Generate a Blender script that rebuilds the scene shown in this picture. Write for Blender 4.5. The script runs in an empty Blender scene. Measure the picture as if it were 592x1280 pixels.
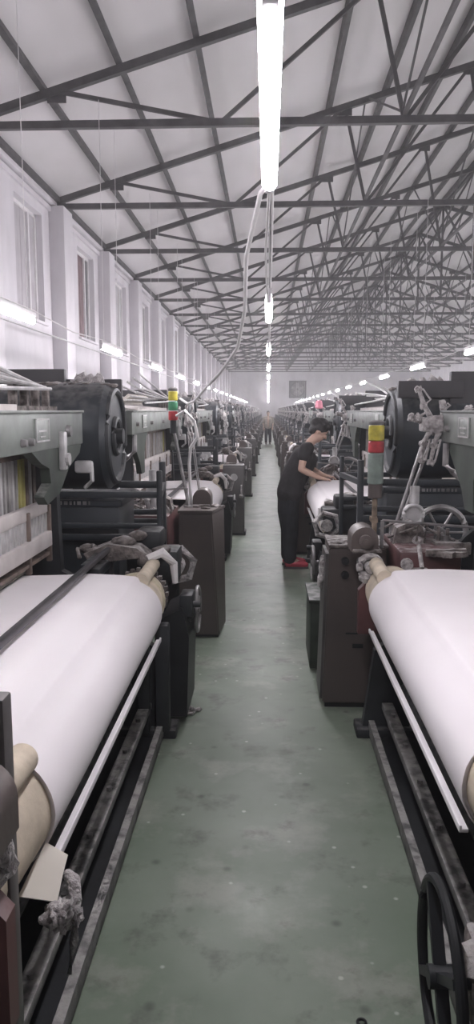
import bpy, bmesh, math, random
from mathutils import Vector, Matrix, noise
random.seed(7)
S = bpy.context.scene
COL = S.collection
PI = math.pi

# ------------------------------------------------------------------ materials
MATS = {}
def mat(name, col, rough=0.6, metal=0.0, var=0.12, scale=6.0, col2=None, mix=0.5, bump=0.0, bscale=40.0,
        dust=0.0, dustcol=(0.55, 0.53, 0.52), sheen=0.0, trans=0.0, spec=0.5):
    m = bpy.data.materials.new(name); m.use_nodes = True
    nt = m.node_tree; N = nt.nodes; L = nt.links
    b = N['Principled BSDF']
    b.inputs['Roughness'].default_value = rough
    b.inputs['Metallic'].default_value = metal
    b.inputs['Specular IOR Level'].default_value = spec
    if trans: b.inputs['Transmission Weight'].default_value = trans
    tc = N.new('ShaderNodeTexCoord')
    nz = N.new('ShaderNodeTexNoise'); nz.inputs['Scale'].default_value = scale
    nz.inputs['Detail'].default_value = 5
    L.new(tc.outputs['Object'], nz.inputs['Vector'])
    rp = N.new('ShaderNodeValToRGB')
    c2 = col2 or tuple(max(0, c * (1 - 2 * var)) for c in col)
    c1 = col if col2 else tuple(min(1, c * (1 + var)) for c in col)
    rp.color_ramp.elements[0].position = mix - 0.2; rp.color_ramp.elements[1].position = mix + 0.2
    rp.color_ramp.elements[0].color = (*c2, 1); rp.color_ramp.elements[1].color = (*c1, 1)
    L.new(nz.outputs['Fac'], rp.inputs['Fac'])
    out = rp.outputs['Color']
    if dust:
        # cotton fly that has settled on the tops of things
        ge = N.new('ShaderNodeNewGeometry'); sx = N.new('ShaderNodeSeparateXYZ')
        L.new(ge.outputs['Normal'], sx.inputs[0])
        mr = N.new('ShaderNodeMapRange'); mr.inputs['From Min'].default_value = 0.35; mr.inputs['From Max'].default_value = 0.95
        mr.inputs['To Max'].default_value = dust
        L.new(sx.outputs['Z'], mr.inputs['Value'])
        n2 = N.new('ShaderNodeTexNoise'); n2.inputs['Scale'].default_value = 18; n2.inputs['Detail'].default_value = 4
        L.new(tc.outputs['Object'], n2.inputs['Vector'])
        r2 = N.new('ShaderNodeMapRange'); r2.inputs['From Min'].default_value = 0.38; r2.inputs['From Max'].default_value = 0.6
        L.new(n2.outputs['Fac'], r2.inputs['Value'])
        mu = N.new('ShaderNodeMath'); mu.operation = 'MULTIPLY'
        L.new(mr.outputs[0], mu.inputs[0]); L.new(r2.outputs[0], mu.inputs[1])
        mx = N.new('ShaderNodeMix'); mx.data_type = 'RGBA'
        L.new(mu.outputs[0], mx.inputs['Factor']); L.new(out, mx.inputs['A'])
        mx.inputs['B'].default_value = (*dustcol, 1)
        out = mx.outputs['Result']
    L.new(out, b.inputs['Base Color'])
    if bump:
        nb = N.new('ShaderNodeTexNoise'); nb.inputs['Scale'].default_value = bscale; nb.inputs['Detail'].default_value = 4
        L.new(tc.outputs['Object'], nb.inputs['Vector'])
        bp = N.new('ShaderNodeBump'); bp.inputs['Strength'].default_value = bump; bp.inputs['Distance'].default_value = 0.02
        L.new(nb.outputs['Fac'], bp.inputs['Height']); L.new(bp.outputs['Normal'], b.inputs['Normal'])
    if sheen: b.inputs['Sheen Weight'].default_value = sheen
    MATS[name] = m
    return m
def emis(name, col, strength):
    m = bpy.data.materials.new(name); m.use_nodes = True
    b = m.node_tree.nodes['Principled BSDF']
    b.inputs['Base Color'].default_value = (*col, 1)
    b.inputs['Emission Color'].default_value = (*col, 1)
    b.inputs['Emission Strength'].default_value = strength
    MATS[name] = m
    return m

LAMP = 120.0
mat('iron', (0.024, 0.027, 0.030), 0.55, 0.1, 0.3, 5, dust=0.35, dustcol=(0.3, 0.29, 0.285))
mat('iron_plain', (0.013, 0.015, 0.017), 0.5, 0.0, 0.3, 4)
mat('blue_iron', (0.024, 0.030, 0.036), 0.42, 0.0, 0.3, 3, dust=0.4, dustcol=(0.3, 0.29, 0.285))
mat('green_paint', (0.175, 0.192, 0.175), 0.45, 0.1, 0.2, 7, dust=0.5)
mat('dark_green', (0.040, 0.054, 0.042), 0.5, 0.1, 0.3, 6, dust=0.4)
mat('brown_cab', (0.115, 0.092, 0.084), 0.42, 0.1, 0.2, 3, col2=(0.085, 0.072, 0.068), bump=0.05, dust=0.45, dustcol=(0.42, 0.39, 0.37))
mat('grey_cab', (0.100, 0.094, 0.092), 0.45, 0.1, 0.2, 3, dust=0.5, dustcol=(0.42, 0.40, 0.39))
mat('red_brown', (0.135, 0.058, 0.058), 0.45, 0.1, 0.25, 4, dust=0.5)
mat('lint_brown', (0.25, 0.22, 0.205), 0.95, 0, 0.3, 22, col2=(0.05, 0.042, 0.04), bump=0.7, bscale=50, dust=0.7)
mat('lint', (0.58, 0.55, 0.54), 0.98, 0, 0.2, 34, col2=(0.17, 0.15, 0.15), bump=0.8, bscale=60, sheen=0.4)
mat('cloth', (0.80, 0.76, 0.775), 0.88, 0, 0.03, 2.0, bump=0.04, bscale=300, sheen=0.1)
mat('cloth_edge', (0.73, 0.70, 0.70), 0.9, 0, 0.05, 6)
mat('core', (0.60, 0.52, 0.41), 0.8, 0, 0.14, 9, bump=0.15, bscale=25)
mat('core_lint', (0.62, 0.56, 0.42), 0.95, 0, 0.2, 18, col2=(0.36, 0.31, 0.22), bump=0.7, bscale=40)
mat('wood_white', (0.60, 0.56, 0.54), 0.7, 0, 0.12, 9, col2=(0.46, 0.42, 0.41), bump=0.05)
mat('rod', (0.55, 0.54, 0.54), 0.4, 0.3, 0.15, 15)
mat('steel', (0.30, 0.29, 0.29), 0.38, 0.5, 0.25, 12, dust=0.35)
mat('dark_bar', (0.085, 0.08, 0.085), 0.4, 0.4, 0.2, 10)
mat('rail_dust', (0.26, 0.255, 0.25), 0.7, 0.2, 0.3, 9, col2=(0.09, 0.09, 0.09), bump=0.3, dust=0.75, dustcol=(0.42, 0.41, 0.39))
mat('truss', (0.082, 0.078, 0.080), 0.6, 0.1, 0.2, 5)
mat('heald_brown', (0.16, 0.12, 0.10), 0.6, 0, 0.3, 12)
mat('heald_grey', (0.34, 0.33, 0.32), 0.5, 0.2, 0.2, 12)
mat('heald_yellow', (0.44, 0.40, 0.14), 0.55, 0, 0.15, 12)
mat('yarn', (0.56, 0.52, 0.47), 0.9, 0, 0.12, 30)
mat('white_paint', (0.72, 0.70, 0.71), 0.5, 0, 0.05, 8)
mat('cable_white', (0.74, 0.72, 0.72), 0.6, 0, 0.06, 8)
mat('lens_yellow', (0.55, 0.47, 0.06), 0.35, 0, 0.2, 20)
mat('lens_green', (0.07, 0.27, 0.14), 0.35, 0, 0.2, 20)
mat('lens_red', (0.50, 0.05, 0.06), 0.35, 0, 0.2, 20)
mat('lens_clear', (0.22, 0.27, 0.24), 0.3, 0, 0.2, 14)
mat('pole_rust', (0.30, 0.23, 0.17), 0.7, 0.2, 0.3, 15)
mat('pink', (0.60, 0.22, 0.28), 0.8, 0, 0.1, 10)
mat('skin', (0.62, 0.41, 0.32), 0.55, 0, 0.05, 8)
mat('skin_pale', (0.48, 0.34, 0.27), 0.55, 0, 0.05, 8)
mat('lips', (0.40, 0.16, 0.14), 0.5, 0, 0.05, 8)
mat('eye', (0.03, 0.025, 0.02), 0.3, 0, 0.05, 8)
mat('hair', (0.020, 0.017, 0.017), 0.5, 0, 0.3, 30, bump=0.4, bscale=90)
mat('black_shirt', (0.022, 0.020, 0.022), 0.85, 0, 0.25, 9, bump=0.25, bscale=14)
mat('black_trousers', (0.018, 0.020, 0.026), 0.85, 0, 0.25, 9, bump=0.3, bscale=12)
mat('tan_shirt', (0.34, 0.30, 0.26), 0.85, 0, 0.2, 9)
mat('red_shoe', (0.50, 0.06, 0.09), 0.5, 0, 0.1, 9)
mat('shoe_sole', (0.10, 0.09, 0.09), 0.7, 0, 0.1, 9)
mat('shutter_grey', (0.44, 0.415, 0.44), 0.7, 0, 0.08, 3)
mat('shutter_dark', (0.145, 0.135, 0.145), 0.7, 0, 0.1, 3)
mat('curtain', (0.20, 0.135, 0.145), 0.85, 0, 0.15, 5)
mat('cardboard', (0.66, 0.62, 0.55), 0.85, 0, 0.04, 6)
mat('plate', (0.27, 0.29, 0.27), 0.4, 0.2, 0.15, 20)
mat('fan_dark', (0.06, 0.058, 0.062), 0.6, 0.2, 0.15, 3)
emis('tube_glow', (0.985, 0.945, 1.0), LAMP)

def special_floor():
    m = bpy.data.materials.new('floor_paint'); m.use_nodes = True
    nt = m.node_tree; N = nt.nodes; L = nt.links; b = N['Principled BSDF']
    tc = N.new('ShaderNodeTexCoord')
    def nz(sc, det=5, rough=0.55):
        n = N.new('ShaderNodeTexNoise'); n.inputs['Scale'].default_value = sc; n.inputs['Detail'].default_value = det
        n.inputs['Roughness'].default_value = rough
        L.new(tc.outputs['Object'], n.inputs['Vector']); return n.outputs['Fac']
    def ramp(f, a, c, ca, cb):
        r = N.new('ShaderNodeValToRGB'); r.color_ramp.elements[0].position = a; r.color_ramp.elements[1].position = c
        r.color_ramp.elements[0].color = (*ca, 1); r.color_ramp.elements[1].color = (*cb, 1); L.new(f, r.inputs[0]); return r.outputs[0]
    def mixc(f, a, c):
        x = N.new('ShaderNodeMix'); x.data_type = 'RGBA'; L.new(f, x.inputs['Factor'])
        for s, v in (('A', a), ('B', c)):
            if isinstance(v, tuple): x.inputs[s].default_value = (*v, 1)
            else: L.new(v, x.inputs[s])
        return x.outputs['Result']
    base = ramp(nz(1.6), 0.35, 0.68, (0.158, 0.200, 0.150), (0.228, 0.268, 0.216))
    worn = mixc(ramp(nz(2.7, 8, 0.65), 0.52, 0.64, (0, 0, 0), (0.6, 0.6, 0.6)), base, (0.32, 0.325, 0.285))
    grime = mixc(ramp(nz(4.3, 8, 0.7), 0.54, 0.68, (0, 0, 0), (0.75, 0.75, 0.75)), worn, (0.095, 0.10, 0.085))
    # dark oil spots and white flecks
    v = N.new('ShaderNodeTexVoronoi'); v.inputs['Scale'].default_value = 4.7; L.new(tc.outputs['Object'], v.inputs['Vector'])
    spots = mixc(ramp(v.outputs['Distance'], 0.03, 0.11, (0.6, 0.6, 0.6), (0, 0, 0)), grime, (0.05, 0.05, 0.045))
    v2 = N.new('ShaderNodeTexVoronoi'); v2.inputs['Scale'].default_value = 9.3; L.new(tc.outputs['Object'], v2.inputs['Vector'])
    fl = mixc(ramp(v2.outputs['Distance'], 0.05, 0.10, (0.8, 0.8, 0.8), (0, 0, 0)), spots, (0.5, 0.51, 0.47))
    L.new(fl, b.inputs['Base Color'])
    rr = N.new('ShaderNodeMapRange'); rr.inputs['To Min'].default_value = 0.27; rr.inputs['To Max'].default_value = 0.55
    L.new(nz(3.5, 6), rr.inputs['Value']); L.new(rr.outputs[0], b.inputs['Roughness'])
    bp = N.new('ShaderNodeBump'); bp.inputs['Strength'].default_value = 0.12; bp.inputs['Distance'].default_value = 0.01
    L.new(nz(9, 6), bp.inputs['Height']); L.new(bp.outputs['Normal'], b.inputs['Normal'])
    MATS['floor_paint'] = m
special_floor()
def special_wall(name, c1, c2, sc, streak):
    m = bpy.data.materials.new(name); m.use_nodes = True
    nt = m.node_tree; N = nt.nodes; L = nt.links; b = N['Principled BSDF']
    b.inputs['Roughness'].default_value = 0.85
    tc = N.new('ShaderNodeTexCoord'); mp = N.new('ShaderNodeMapping'); mp.inputs['Scale'].default_value = streak
    L.new(tc.outputs['Object'], mp.inputs[0])
    n = N.new('ShaderNodeTexNoise'); n.inputs['Scale'].default_value = sc; n.inputs['Detail'].default_value = 7; n.inputs['Roughness'].default_value = 0.6
    L.new(mp.outputs[0], n.inputs['Vector'])
    r = N.new('ShaderNodeValToRGB'); r.color_ramp.elements[0].position = 0.36; r.color_ramp.elements[1].position = 0.6
    r.color_ramp.elements[0].color = (*c2, 1); r.color_ramp.elements[1].color = (*c1, 1)
    L.new(n.outputs['Fac'], r.inputs[0]); L.new(r.outputs[0], b.inputs['Base Color'])
    MATS[name] = m
special_wall('wall_paint', (0.66, 0.635, 0.665), (0.57, 0.545, 0.57), 1.3, (1, 1, 0.5))
special_wall('ceiling_board', (0.72, 0.69, 0.705), (0.63, 0.605, 0.61), 0.7, (1, 0.35, 1))

# ------------------------------------------------------------------ mesh building
class MB:
    def __init__(s): s.bm = bmesh.new(); s.mi = 0
    def _mark(s, n0):
        if s.mi:
            s.bm.faces.ensure_lookup_table()
            for f in s.bm.faces[n0:]: f.material_index = s.mi
    def box(s, x0, x1, y0, y1, z0, z1, bev=0.0, M=None):
        n0 = len(s.bm.faces)
        r = bmesh.ops.create_cube(s.bm, size=1)
        vs = r['verts']
        for v in vs:
            v.co = Vector(((x0 + x1) / 2 + v.co.x * (x1 - x0), (y0 + y1) / 2 + v.co.y * (y1 - y0), (z0 + z1) / 2 + v.co.z * (z1 - z0)))
        if bev:
            es = list({e for v in vs for e in v.link_edges})
            rr = bmesh.ops.bevel(s.bm, geom=es, offset=bev, segments=2, affect='EDGES', profile=0.5)
            vs = list({v for f in rr['faces'] for v in f.verts} | {v for v in vs if v.is_valid})
        if M:
            for v in vs: v.co = M @ v.co
        s._mark(n0); return s
    def bar(s, p, q, w, h, bev=0.0):
        p, q = Vector(p), Vector(q); d = q - p; L = d.length; d.normalize()
        up = Vector((0, 0, 1)) if abs(d.z) < 0.95 else Vector((1, 0, 0))
        x = d.cross(up).normalized(); y = x.cross(d)
        M = Matrix((x, d, y)).transposed().to_4x4(); M.translation = p
        s.box(-w / 2, w / 2, 0, L, -h / 2, h / 2, bev, M); return s
    def cyl(s, p, q, r, r2=None, n=16):
        n0 = len(s.bm.faces)
        p, q = Vector(p), Vector(q); d = q - p
        M = Matrix.Translation((p + q) / 2) @ d.to_track_quat('Z', 'Y').to_matrix().to_4x4()
        bmesh.ops.create_cone(s.bm, cap_ends=True, segments=n, radius1=r, radius2=r if r2 is None else r2, depth=d.length, matrix=M)
        s._mark(n0); return s
    def tube(s, pts, r, n=8, closed=False):
        n0 = len(s.bm.faces)
        pts = [Vector(p) for p in pts]; rings = []; m = len(pts)
        for i, p in enumerate(pts):
            a = pts[(i - 1) % m] if (closed or i) else p; c = pts[(i + 1) % m] if (closed or i < m - 1) else p
            d = (c - a).normalized()
            up = Vector((0, 0, 1)) if abs(d.z) < 0.9 else Vector((0, 1, 0))
            x = d.cross(up).normalized(); y = x.cross(d)
            rr = r[i] if isinstance(r, (list, tuple)) else r
            rings.append([s.bm.verts.new(p + (x * math.cos(2 * PI * k / n) + y * math.sin(2 * PI * k / n)) * rr) for k in range(n)])
        for i in range(m if closed else m - 1):
            A, B = rings[i], rings[(i + 1) % m]
            for k in range(n): s.bm.faces.new((A[k], A[(k + 1) % n], B[(k + 1) % n], B[k]))
        if not closed:
            s.bm.faces.new(rings[0]); s.bm.faces.new(rings[-1])
        s._mark(n0); return s
    def ring(s, c, axis, R, r, n=28, k=8):
        c = Vector(c); ax = Vector(axis).normalized()
        x = ax.orthogonal().normalized(); y = ax.cross(x)
        return s.tube([c + (x * math.cos(2 * PI * i / n) + y * math.sin(2 * PI * i / n)) * R for i in range(n)], r, k, True)
    def lathe(s, c, axis, prof, n=24):
        n0 = len(s.bm.faces)
        c = Vector(c); ax = Vector(axis).normalized(); x = ax.orthogonal().normalized(); y = ax.cross(x)
        rings = [[s.bm.verts.new(c + ax * h + (x * math.cos(2 * PI * k / n) + y * math.sin(2 * PI * k / n)) * max(r, 1e-4)) for k in range(n)] for h, r in prof]
        for A, B in zip(rings, rings[1:]):
            for k in range(n): s.bm.faces.new((A[k], A[(k + 1) % n], B[(k + 1) % n], B[k]))
        s.bm.faces.new(rings[0]); s.bm.faces.new(rings[-1])
        s._mark(n0); return s
    def prism(s, pts, axis, t0, t1):
        """polygon in the two other axes, extruded along axis 'x','y' or 'z'"""
        n0 = len(s.bm.faces)
        def mk(p, t): return {'x': (t, p[0], p[1]), 'y': (p[0], t, p[1]), 'z': (p[0], p[1], t)}[axis]
        A = [s.bm.verts.new(mk(p, t0)) for p in pts]; B = [s.bm.verts.new(mk(p, t1)) for p in pts]
        n = len(pts)
        s.bm.faces.new(A); s.bm.faces.new(B)
        for i in range(n): s.bm.faces.new((A[i], A[(i + 1) % n], B[(i + 1) % n], B[i]))
        s._mark(n0); return s
    def lump(s, c, r, jit=0.25, sub=2, sq=(1, 1, 1), seed=0.0):
        n0 = len(s.bm.faces)
        c = Vector(c); rr = bmesh.ops.create_icosphere(s.bm, subdivisions=sub, radius=1)
        for v in rr['verts']:
            o = Vector((seed + c.x * 9, c.y * 7, c.z * 5))
            k = 1 + jit * (noise.noise(v.co * 1.4 + o) * 1.2 + 0.5 * noise.noise(v.co * 3.7 + o))
            v.co = c + Vector((v.co.x * sq[0], v.co.y * sq[1], v.co.z * sq[2])) * r * k
        s._mark(n0); return s
    def sheet(s, rows, thick=0.0):
        n0 = len(s.bm.faces)
        V = [[s.bm.verts.new(p) for p in r] for r in rows]
        fs = [s.bm.faces.new((V[i][j], V[i + 1][j], V[i + 1][j + 1], V[i][j + 1])) for i in range(len(V) - 1) for j in range(len(V[0]) - 1)]
        if thick: 
            bmesh.ops.recalc_face_normals(s.bm, faces=fs)
            bmesh.ops.solidify(s.bm, geom=fs, thickness=thick)
        s._mark(n0); return s
    def build(s, name, m, parent=None, conv=None, smooth=35, org=(0, 0, 0)):
        bm = s.bm
        if conv:
            for v in bm.verts: v.co = conv(v.co)
        o = Vector(org)
        if o.length:
            for v in bm.verts: v.co -= o
        bmesh.ops.recalc_face_normals(bm, faces=bm.faces[:])
        me = bpy.data.meshes.new(name); bm.to_mesh(me); bm.free()
        for x in (m if isinstance(m, (list, tuple)) else [m]): me.materials.append(MATS[x])
        if smooth == 60: smooth = 180
        if smooth:
            me.shade_smooth() if hasattr(me, 'shade_smooth') else None
            me.set_sharp_from_angle(angle=math.radians(smooth))
        ob = bpy.data.objects.new(name, me); COL.objects.link(ob)
        ob.location = o
        if parent: ob.parent = parent
        return ob

def tag(o, label=None, cat=None, group=None, kind=None):
    if label: o['label'] = label
    if cat: o['category'] = cat
    if group: o['group'] = group
    if kind: o['kind'] = kind
    return o
def thing(name, label, cat, loc=(0, 0, 0), rz=0, group=None):
    o = bpy.data.objects.new(name, None); COL.objects.link(o); o.empty_display_size = 0.2
    o.location = loc; o.rotation_euler = (0, 0, rz)
    return tag(o, label, cat, group)
def kids(o): return [c for c in bpy.data.objects if c.parent == o]
CH = {}
def copy_tree(o, parent=None):
    c = o.copy(); COL.objects.link(c)
    if parent: c.parent = parent
    for k in CH.setdefault(o.name, [x.name for x in kids(o)]):
        copy_tree(bpy.data.objects[k], c)
    return c
def joined_mesh(root):
    """the same thing as one mesh, for copies too small in the picture to show parts"""
    me = bpy.data.meshes.new(root.name.split('.')[0]); bm = bmesh.new(); mats = []
    def walk(o, M):
        for k in kids(o):
            MM = M @ k.matrix_basis
            if k.type == 'MESH':
                n0 = len(bm.faces); nv = len(bm.verts)
                bm.from_mesh(k.data)
                bm.verts.ensure_lookup_table(); bm.faces.ensure_lookup_table()
                for v in bm.verts[nv:]: v.co = MM @ v.co
                idx = []
                for mm in k.data.materials:
                    if mm not in mats: mats.append(mm)
                    idx.append(mats.index(mm))
                for f in bm.faces[n0:]: f.material_index = idx[min(f.material_index, len(idx) - 1)]
            walk(k, MM)
    walk(root, Matrix.Identity(4))
    bm.to_mesh(me); bm.free()
    for m in mats: me.materials.append(m)
    return me
ORD = ['first', 'second', 'third', 'fourth', 'fifth', 'sixth', 'seventh', 'eighth', 'ninth', 'tenth', 'eleventh', 'twelfth',
       'thirteenth', 'fourteenth', 'fifteenth', 'sixteenth', 'seventeenth', 'eighteenth', 'nineteenth', 'twentieth', 'twenty-first']

# ------------------------------------------------------------------ camera (eye 1.7 m, looking down the aisle, slightly down)
F = 950.0; VX, VY = 335.0, 513.0
th = math.atan((640 - VY) / F); ps = math.atan((VX - 296) / F * math.cos(th))
cam = bpy.data.cameras.new('camera'); co = bpy.data.objects.new('camera', cam); COL.objects.link(co)
cam.sensor_fit = 'VERTICAL'; cam.sensor_height = 24.0; cam.lens = 24.0 * F / 1280; cam.clip_start = 0.05; cam.clip_end = 300
co.location = (0, 0, 1.7); co.rotation_euler = (PI / 2 - th, 0, ps)
S.camera = co

# ------------------------------------------------------------------ the hall
XL, XR, XA = -3.87, 14.99, 5.56          # left wall, right wall, ridge
Y0, Y1 = -3.0, 76.0
EAVE, SL = 5.30, 0.298
TB = 3.87; TY = [10.15 + TB * (k - 1) for k in range(18)]
def chord_z(x): return EAVE + 0.06 + (min(x, XA) - XL - max(0, x - XA)) * SL
m = MB(); m.box(XL - 0.3, XR + 0.3, Y0, Y1, -0.1, 0); tag(m.build('floor', 'floor_paint', smooth=0), 'grey green painted concrete floor', kind='structure')
m = MB()
zc = lambda x: chord_z(x) + 0.19
m.prism([(XL - 0.3, zc(XL - 0.3)), (XA, zc(XA)), (XR + 0.3, zc(XR + 0.3)), (XR + 0.3, zc(XR + 0.3) + 0.1), (XA, zc(XA) + 0.1), (XL - 0.3, zc(XL - 0.3) + 0.1)], 'y', Y0, Y1)
tag(m.build('ceiling', 'ceiling_board', smooth=0), 'pale sloping boarded roof lining', kind='structure')
# left wall with window openings
WZ0, WZ1 = 3.2, 5.0
wins = [(y + 1.75, y + 3.2) for y in TY if y + 3.3 < Y1]
TOP = EAVE + 0.24
m = MB(); T = 0.3
m.box(XL - T, XL, Y0, Y1, 0, WZ0); m.box(XL - T, XL, Y0, Y1, WZ1, TOP)
yy = Y0
for a, c in wins: m.box(XL - T, XL, yy, a, WZ0, WZ1); yy = c
m.box(XL - T, XL, yy, Y1, WZ0, WZ1)
tag(m.build('wall_left', 'wall_paint', smooth=0), 'white plastered long wall with high windows', kind='structure')
m = MB(); m.box(XR, XR + 0.3, Y0, Y1, 0, TOP); tag(m.build('wall_right', 'wall_paint', smooth=0), 'white plastered far side wall', kind='structure')
for nm, y, d in (('wall_back', Y1, 0.3), ('wall_front', Y0 - 0.3, 0.3)):
    m = MB(); m.prism([(XL - 0.3, 0), (XR + 0.3, 0), (XR + 0.3, zc(XR + 0.3)), (XA, zc(XA)), (XL - 0.3, zc(XL - 0.3))], 'y', y, y + d)
    tag(m.build(nm, 'wall_paint', smooth=0), 'white gable wall closing the hall', kind='structure')
n = 1
m = MB()
for y in TY:   # pilasters under each truss
    m.box(XL, XL + 0.27, y - 0.25, y + 0.35, 0, EAVE - 0.04, 0.01)
tag(m.build('trim_1', 'wall_paint'), 'white square pilasters along the left wall', kind='structure')
m = MB()
m.box(XL, XL + 0.10, Y0, Y1, EAVE - 0.02, EAVE + 0.06, 0.01); m.box(XL, XL + 0.05, Y0, Y1, EAVE - 0.14, EAVE - 0.06)
tag(m.build('trim_2', 'wall_paint'), 'white ledge along the eaves', kind='structure')
m = MB(); m.box(XL, XL + 0.16, Y0, Y1, EAVE + 0.06, EAVE + 0.15); tag(m.build('trim_3', 'truss'), 'dark wall plate along the eaves', kind='structure')
for i, (a, c) in enumerate(wins):
    w = MB(); d0 = XL - 0.14
    for p in ((a, a + 0.06, WZ0, WZ1), (c - 0.06, c, WZ0, WZ1), (a, c, WZ0, WZ0 + 0.06), (a, c, WZ1 - 0.06, WZ1)): w.box(d0 - 0.05, d0 + 0.03, *p, 0.005)
    w.box(d0 - 0.04, d0 + 0.035, (a + c) / 2 + 0.28, (a + c) / 2 + 0.34, WZ0, WZ1)
    wf = tag(w.build('window_%d' % (i + 1), 'white_paint'), 'high shuttered window in the left wall, %s from the camera' % ORD[i], kind='structure')
    kind = 'grey' if i < 2 or i % 2 else 'dark'
    b = MB(); mid = (a + c) / 2 + 0.28
    # boards across the opening
    nb = 6
    for k in range(nb):
        q0 = a + 0.06 + (mid - a - 0.06) * k / nb; q1 = a + 0.06 + (mid - a - 0.06) * (k + 1) / nb
        b.box(d0 - 0.03, d0 + (0.0 if k % 2 else 0.002), q0 + 0.004, q1 - 0.004, WZ0 + 0.06, WZ1 - 0.06)
    b.build('shutter', 'shutter_grey' if kind == 'grey' else 'curtain', wf)
    b = MB(); b.box(d0 - 0.03, d0 + 0.002, mid + 0.06, c - 0.06, WZ0 + 0.06, WZ1 - 0.06)
    b.build('pane', 'shutter_dark' if kind == 'dark' else 'shutter_grey', wf)
    b = MB(); b.box(XL - 0.12, XL + 0.06, a - 0.05, c + 0.05, WZ0 - 0.05, WZ0, 0.008); b.build('sill', 'wall_paint', wf)

# ------------------------------------------------------------------ roof steel
def half_nodes(sg):
    def X(u): return XA - sg * (XA - u)           # mirror about the ridge
    T = [X(-2.70), X(-0.72), X(1.30), X(3.42), XA]
    B = [X(-0.62), X(1.68), X(3.86), XA]
    return X, T, B
BX = 0.09
def truss_mesh():
    t = thing('roof_truss', None, 'roof truss', (0, 0, 0))
    for sg in (1, -1):
        X, T, B = half_nodes(sg)
        m = MB(); m.bar((X(XL), 0, chord_z(XL)), (XA, 0, chord_z(XA)), 0.085, 0.10); m.build('top_chord', 'truss', t)
        def zt(x): return chord_z(x)
        web = [(T[0], zt(T[0]), B[0], EAVE), (B[0], EAVE, T[2], zt(T[2])), (T[2], zt(T[2]), B[1], EAVE), (B[1], EAVE, T[3], zt(T[3])),
               (T[3], zt(T[3]), B[2], EAVE), (B[2], EAVE, XA, zt(XA))]
        for (x0, z0, x1, z1) in web:
            m = MB(); m.bar((x0, 0.0, z0), (x1, 0.0, z1), 0.046, 0.05); m.build('web_bar', 'truss', t)
        for x in (T[0], T[2], T[3]):
            m = MB(); m.box(x - 0.12, x + 0.12, -0.012, 0.012, zt(x) - 0.14, zt(x) + 0.02); m.build('gusset_plate', 'truss', t)
    m = MB(); m.bar((XL, 0, EAVE), (XR, 0, EAVE), 0.08, 0.09); m.build('bottom_chord', 'truss', t)
    m = MB(); m.bar((XA, 0, EAVE), (XA, 0, chord_z(XA)), 0.06, 0.06); m.build('king_post', 'truss', t)
    return t
tr0 = truss_mesh()
for i, y in enumerate(TY):
    t = tr0 if i == 0 else copy_tree(tr0)
    t.location.y = y
    tag(t, 'dark steel roof truss spanning the hall, %s from the camera' % ORD[i], 'roof truss', 'roof trusses')
# purlins
pn = 0
xs = [XL + 0.98 * k for k in range(1, 10)] + [XA - 0.08]
for k, x in enumerate(xs):
    for sg in (1, -1):
        px = x if sg == 1 else 2 * XA - x
        m = MB(); z = chord_z(px) + 0.12
        m.box(-0.036, 0.036, 0, Y1 - Y0, -0.055, 0.055)
        o = m.build('purlin', 'truss'); o.location = (px, Y0, z); o.rotation_euler = (0, math.atan(SL) * (-sg), 0)
        side = 'left' if sg == 1 else 'right'
        tag(o, 'long dark steel purlin under the %s roof slope, %s up from the eaves' % (side, ORD[k]), 'purlin', 'roof purlins')
# longitudinal bracing between trusses
names = {1.68: 'lower left run', 3.86: 'upper left run', XA: 'ridge run', 7.26: 'upper right run', 9.44: 'lower right run'}
for x, nm in names.items():
    t = thing('roof_bracing', 'dark steel bracing tying the trusses together, %s under the roof' % nm, 'roof bracing', (x, 0, EAVE), 0, 'roof bracing runs')
    m = MB(); m.bar((0, TY[0], 0.07), (0, TY[-1], 0.07), 0.05, 0.05); m.build('tie_bar', 'truss', t)
    h = chord_z(x) - EAVE
    for i in range(len(TY) - 1):
        for fl in (0, 1):
            if x != XA and (i + fl) % 2: continue
            m = MB(); a, b = (0.1, h) if fl else (h, 0.1)
            m.bar((0.03 * (fl * 2 - 1), TY[i] + 0.05, a), (0.03 * (fl * 2 - 1), TY[i + 1] - 0.05, b), 0.026, 0.026); m.build('brace_bar', 'truss', t)

# ------------------------------------------------------------------ tube lamps
LY0, LB, LN = 2.08, 3.87, 19
def lamp_proto():
    t = thing('tube_lamp', None, 'ceiling light')
    m = MB(); m.cyl((0, -0.57, 0), (0, 0.57, 0), 0.026, n=10); m.build('tube', 'tube_glow', t)
    m = MB(); m.box(-0.022, 0.022, -0.62, 0.62, 0.035, 0.075, 0.006)
    for s in (-1, 1): m.box(-0.016, 0.016, s * 0.6 - 0.018, s * 0.6 + 0.018, -0.022, 0.036, 0.004)
    m.build('batten', 'white_paint', t)
    for s in (-1, 1):
        m = MB(); m.tube([(0, s * 0.45, 0.075), (0, s * 0.45, EAVE - 2.45 - 0.0)], 0.0035, 5); m.build('hanger', 'cable_white', t)
    return t
lp = lamp_proto()
lrows = [(0.0, 'over the centre aisle'), (-2.0, 'over the looms by the left wall'), (2.62, 'between the two right-hand loom rows'), (5.2, 'over the second aisle on the right'),
         (8.0, 'in the added unseen fifth lamp row'), (11.2, 'in the added unseen row nearest the right wall')]  # last two rows are unseen, added to light the right-hand roof
first = True
for x, nm in lrows:
    for k in range(LN):
        t = lp if first else copy_tree(lp)
        first = False
        t.location = (x, LY0 + LB * k, 2.45)
        tag(t, 'white tube lamp %s, %s from the camera' % (nm, ORD[k]), 'ceiling light', 'tube lamps ' + nm)
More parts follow.
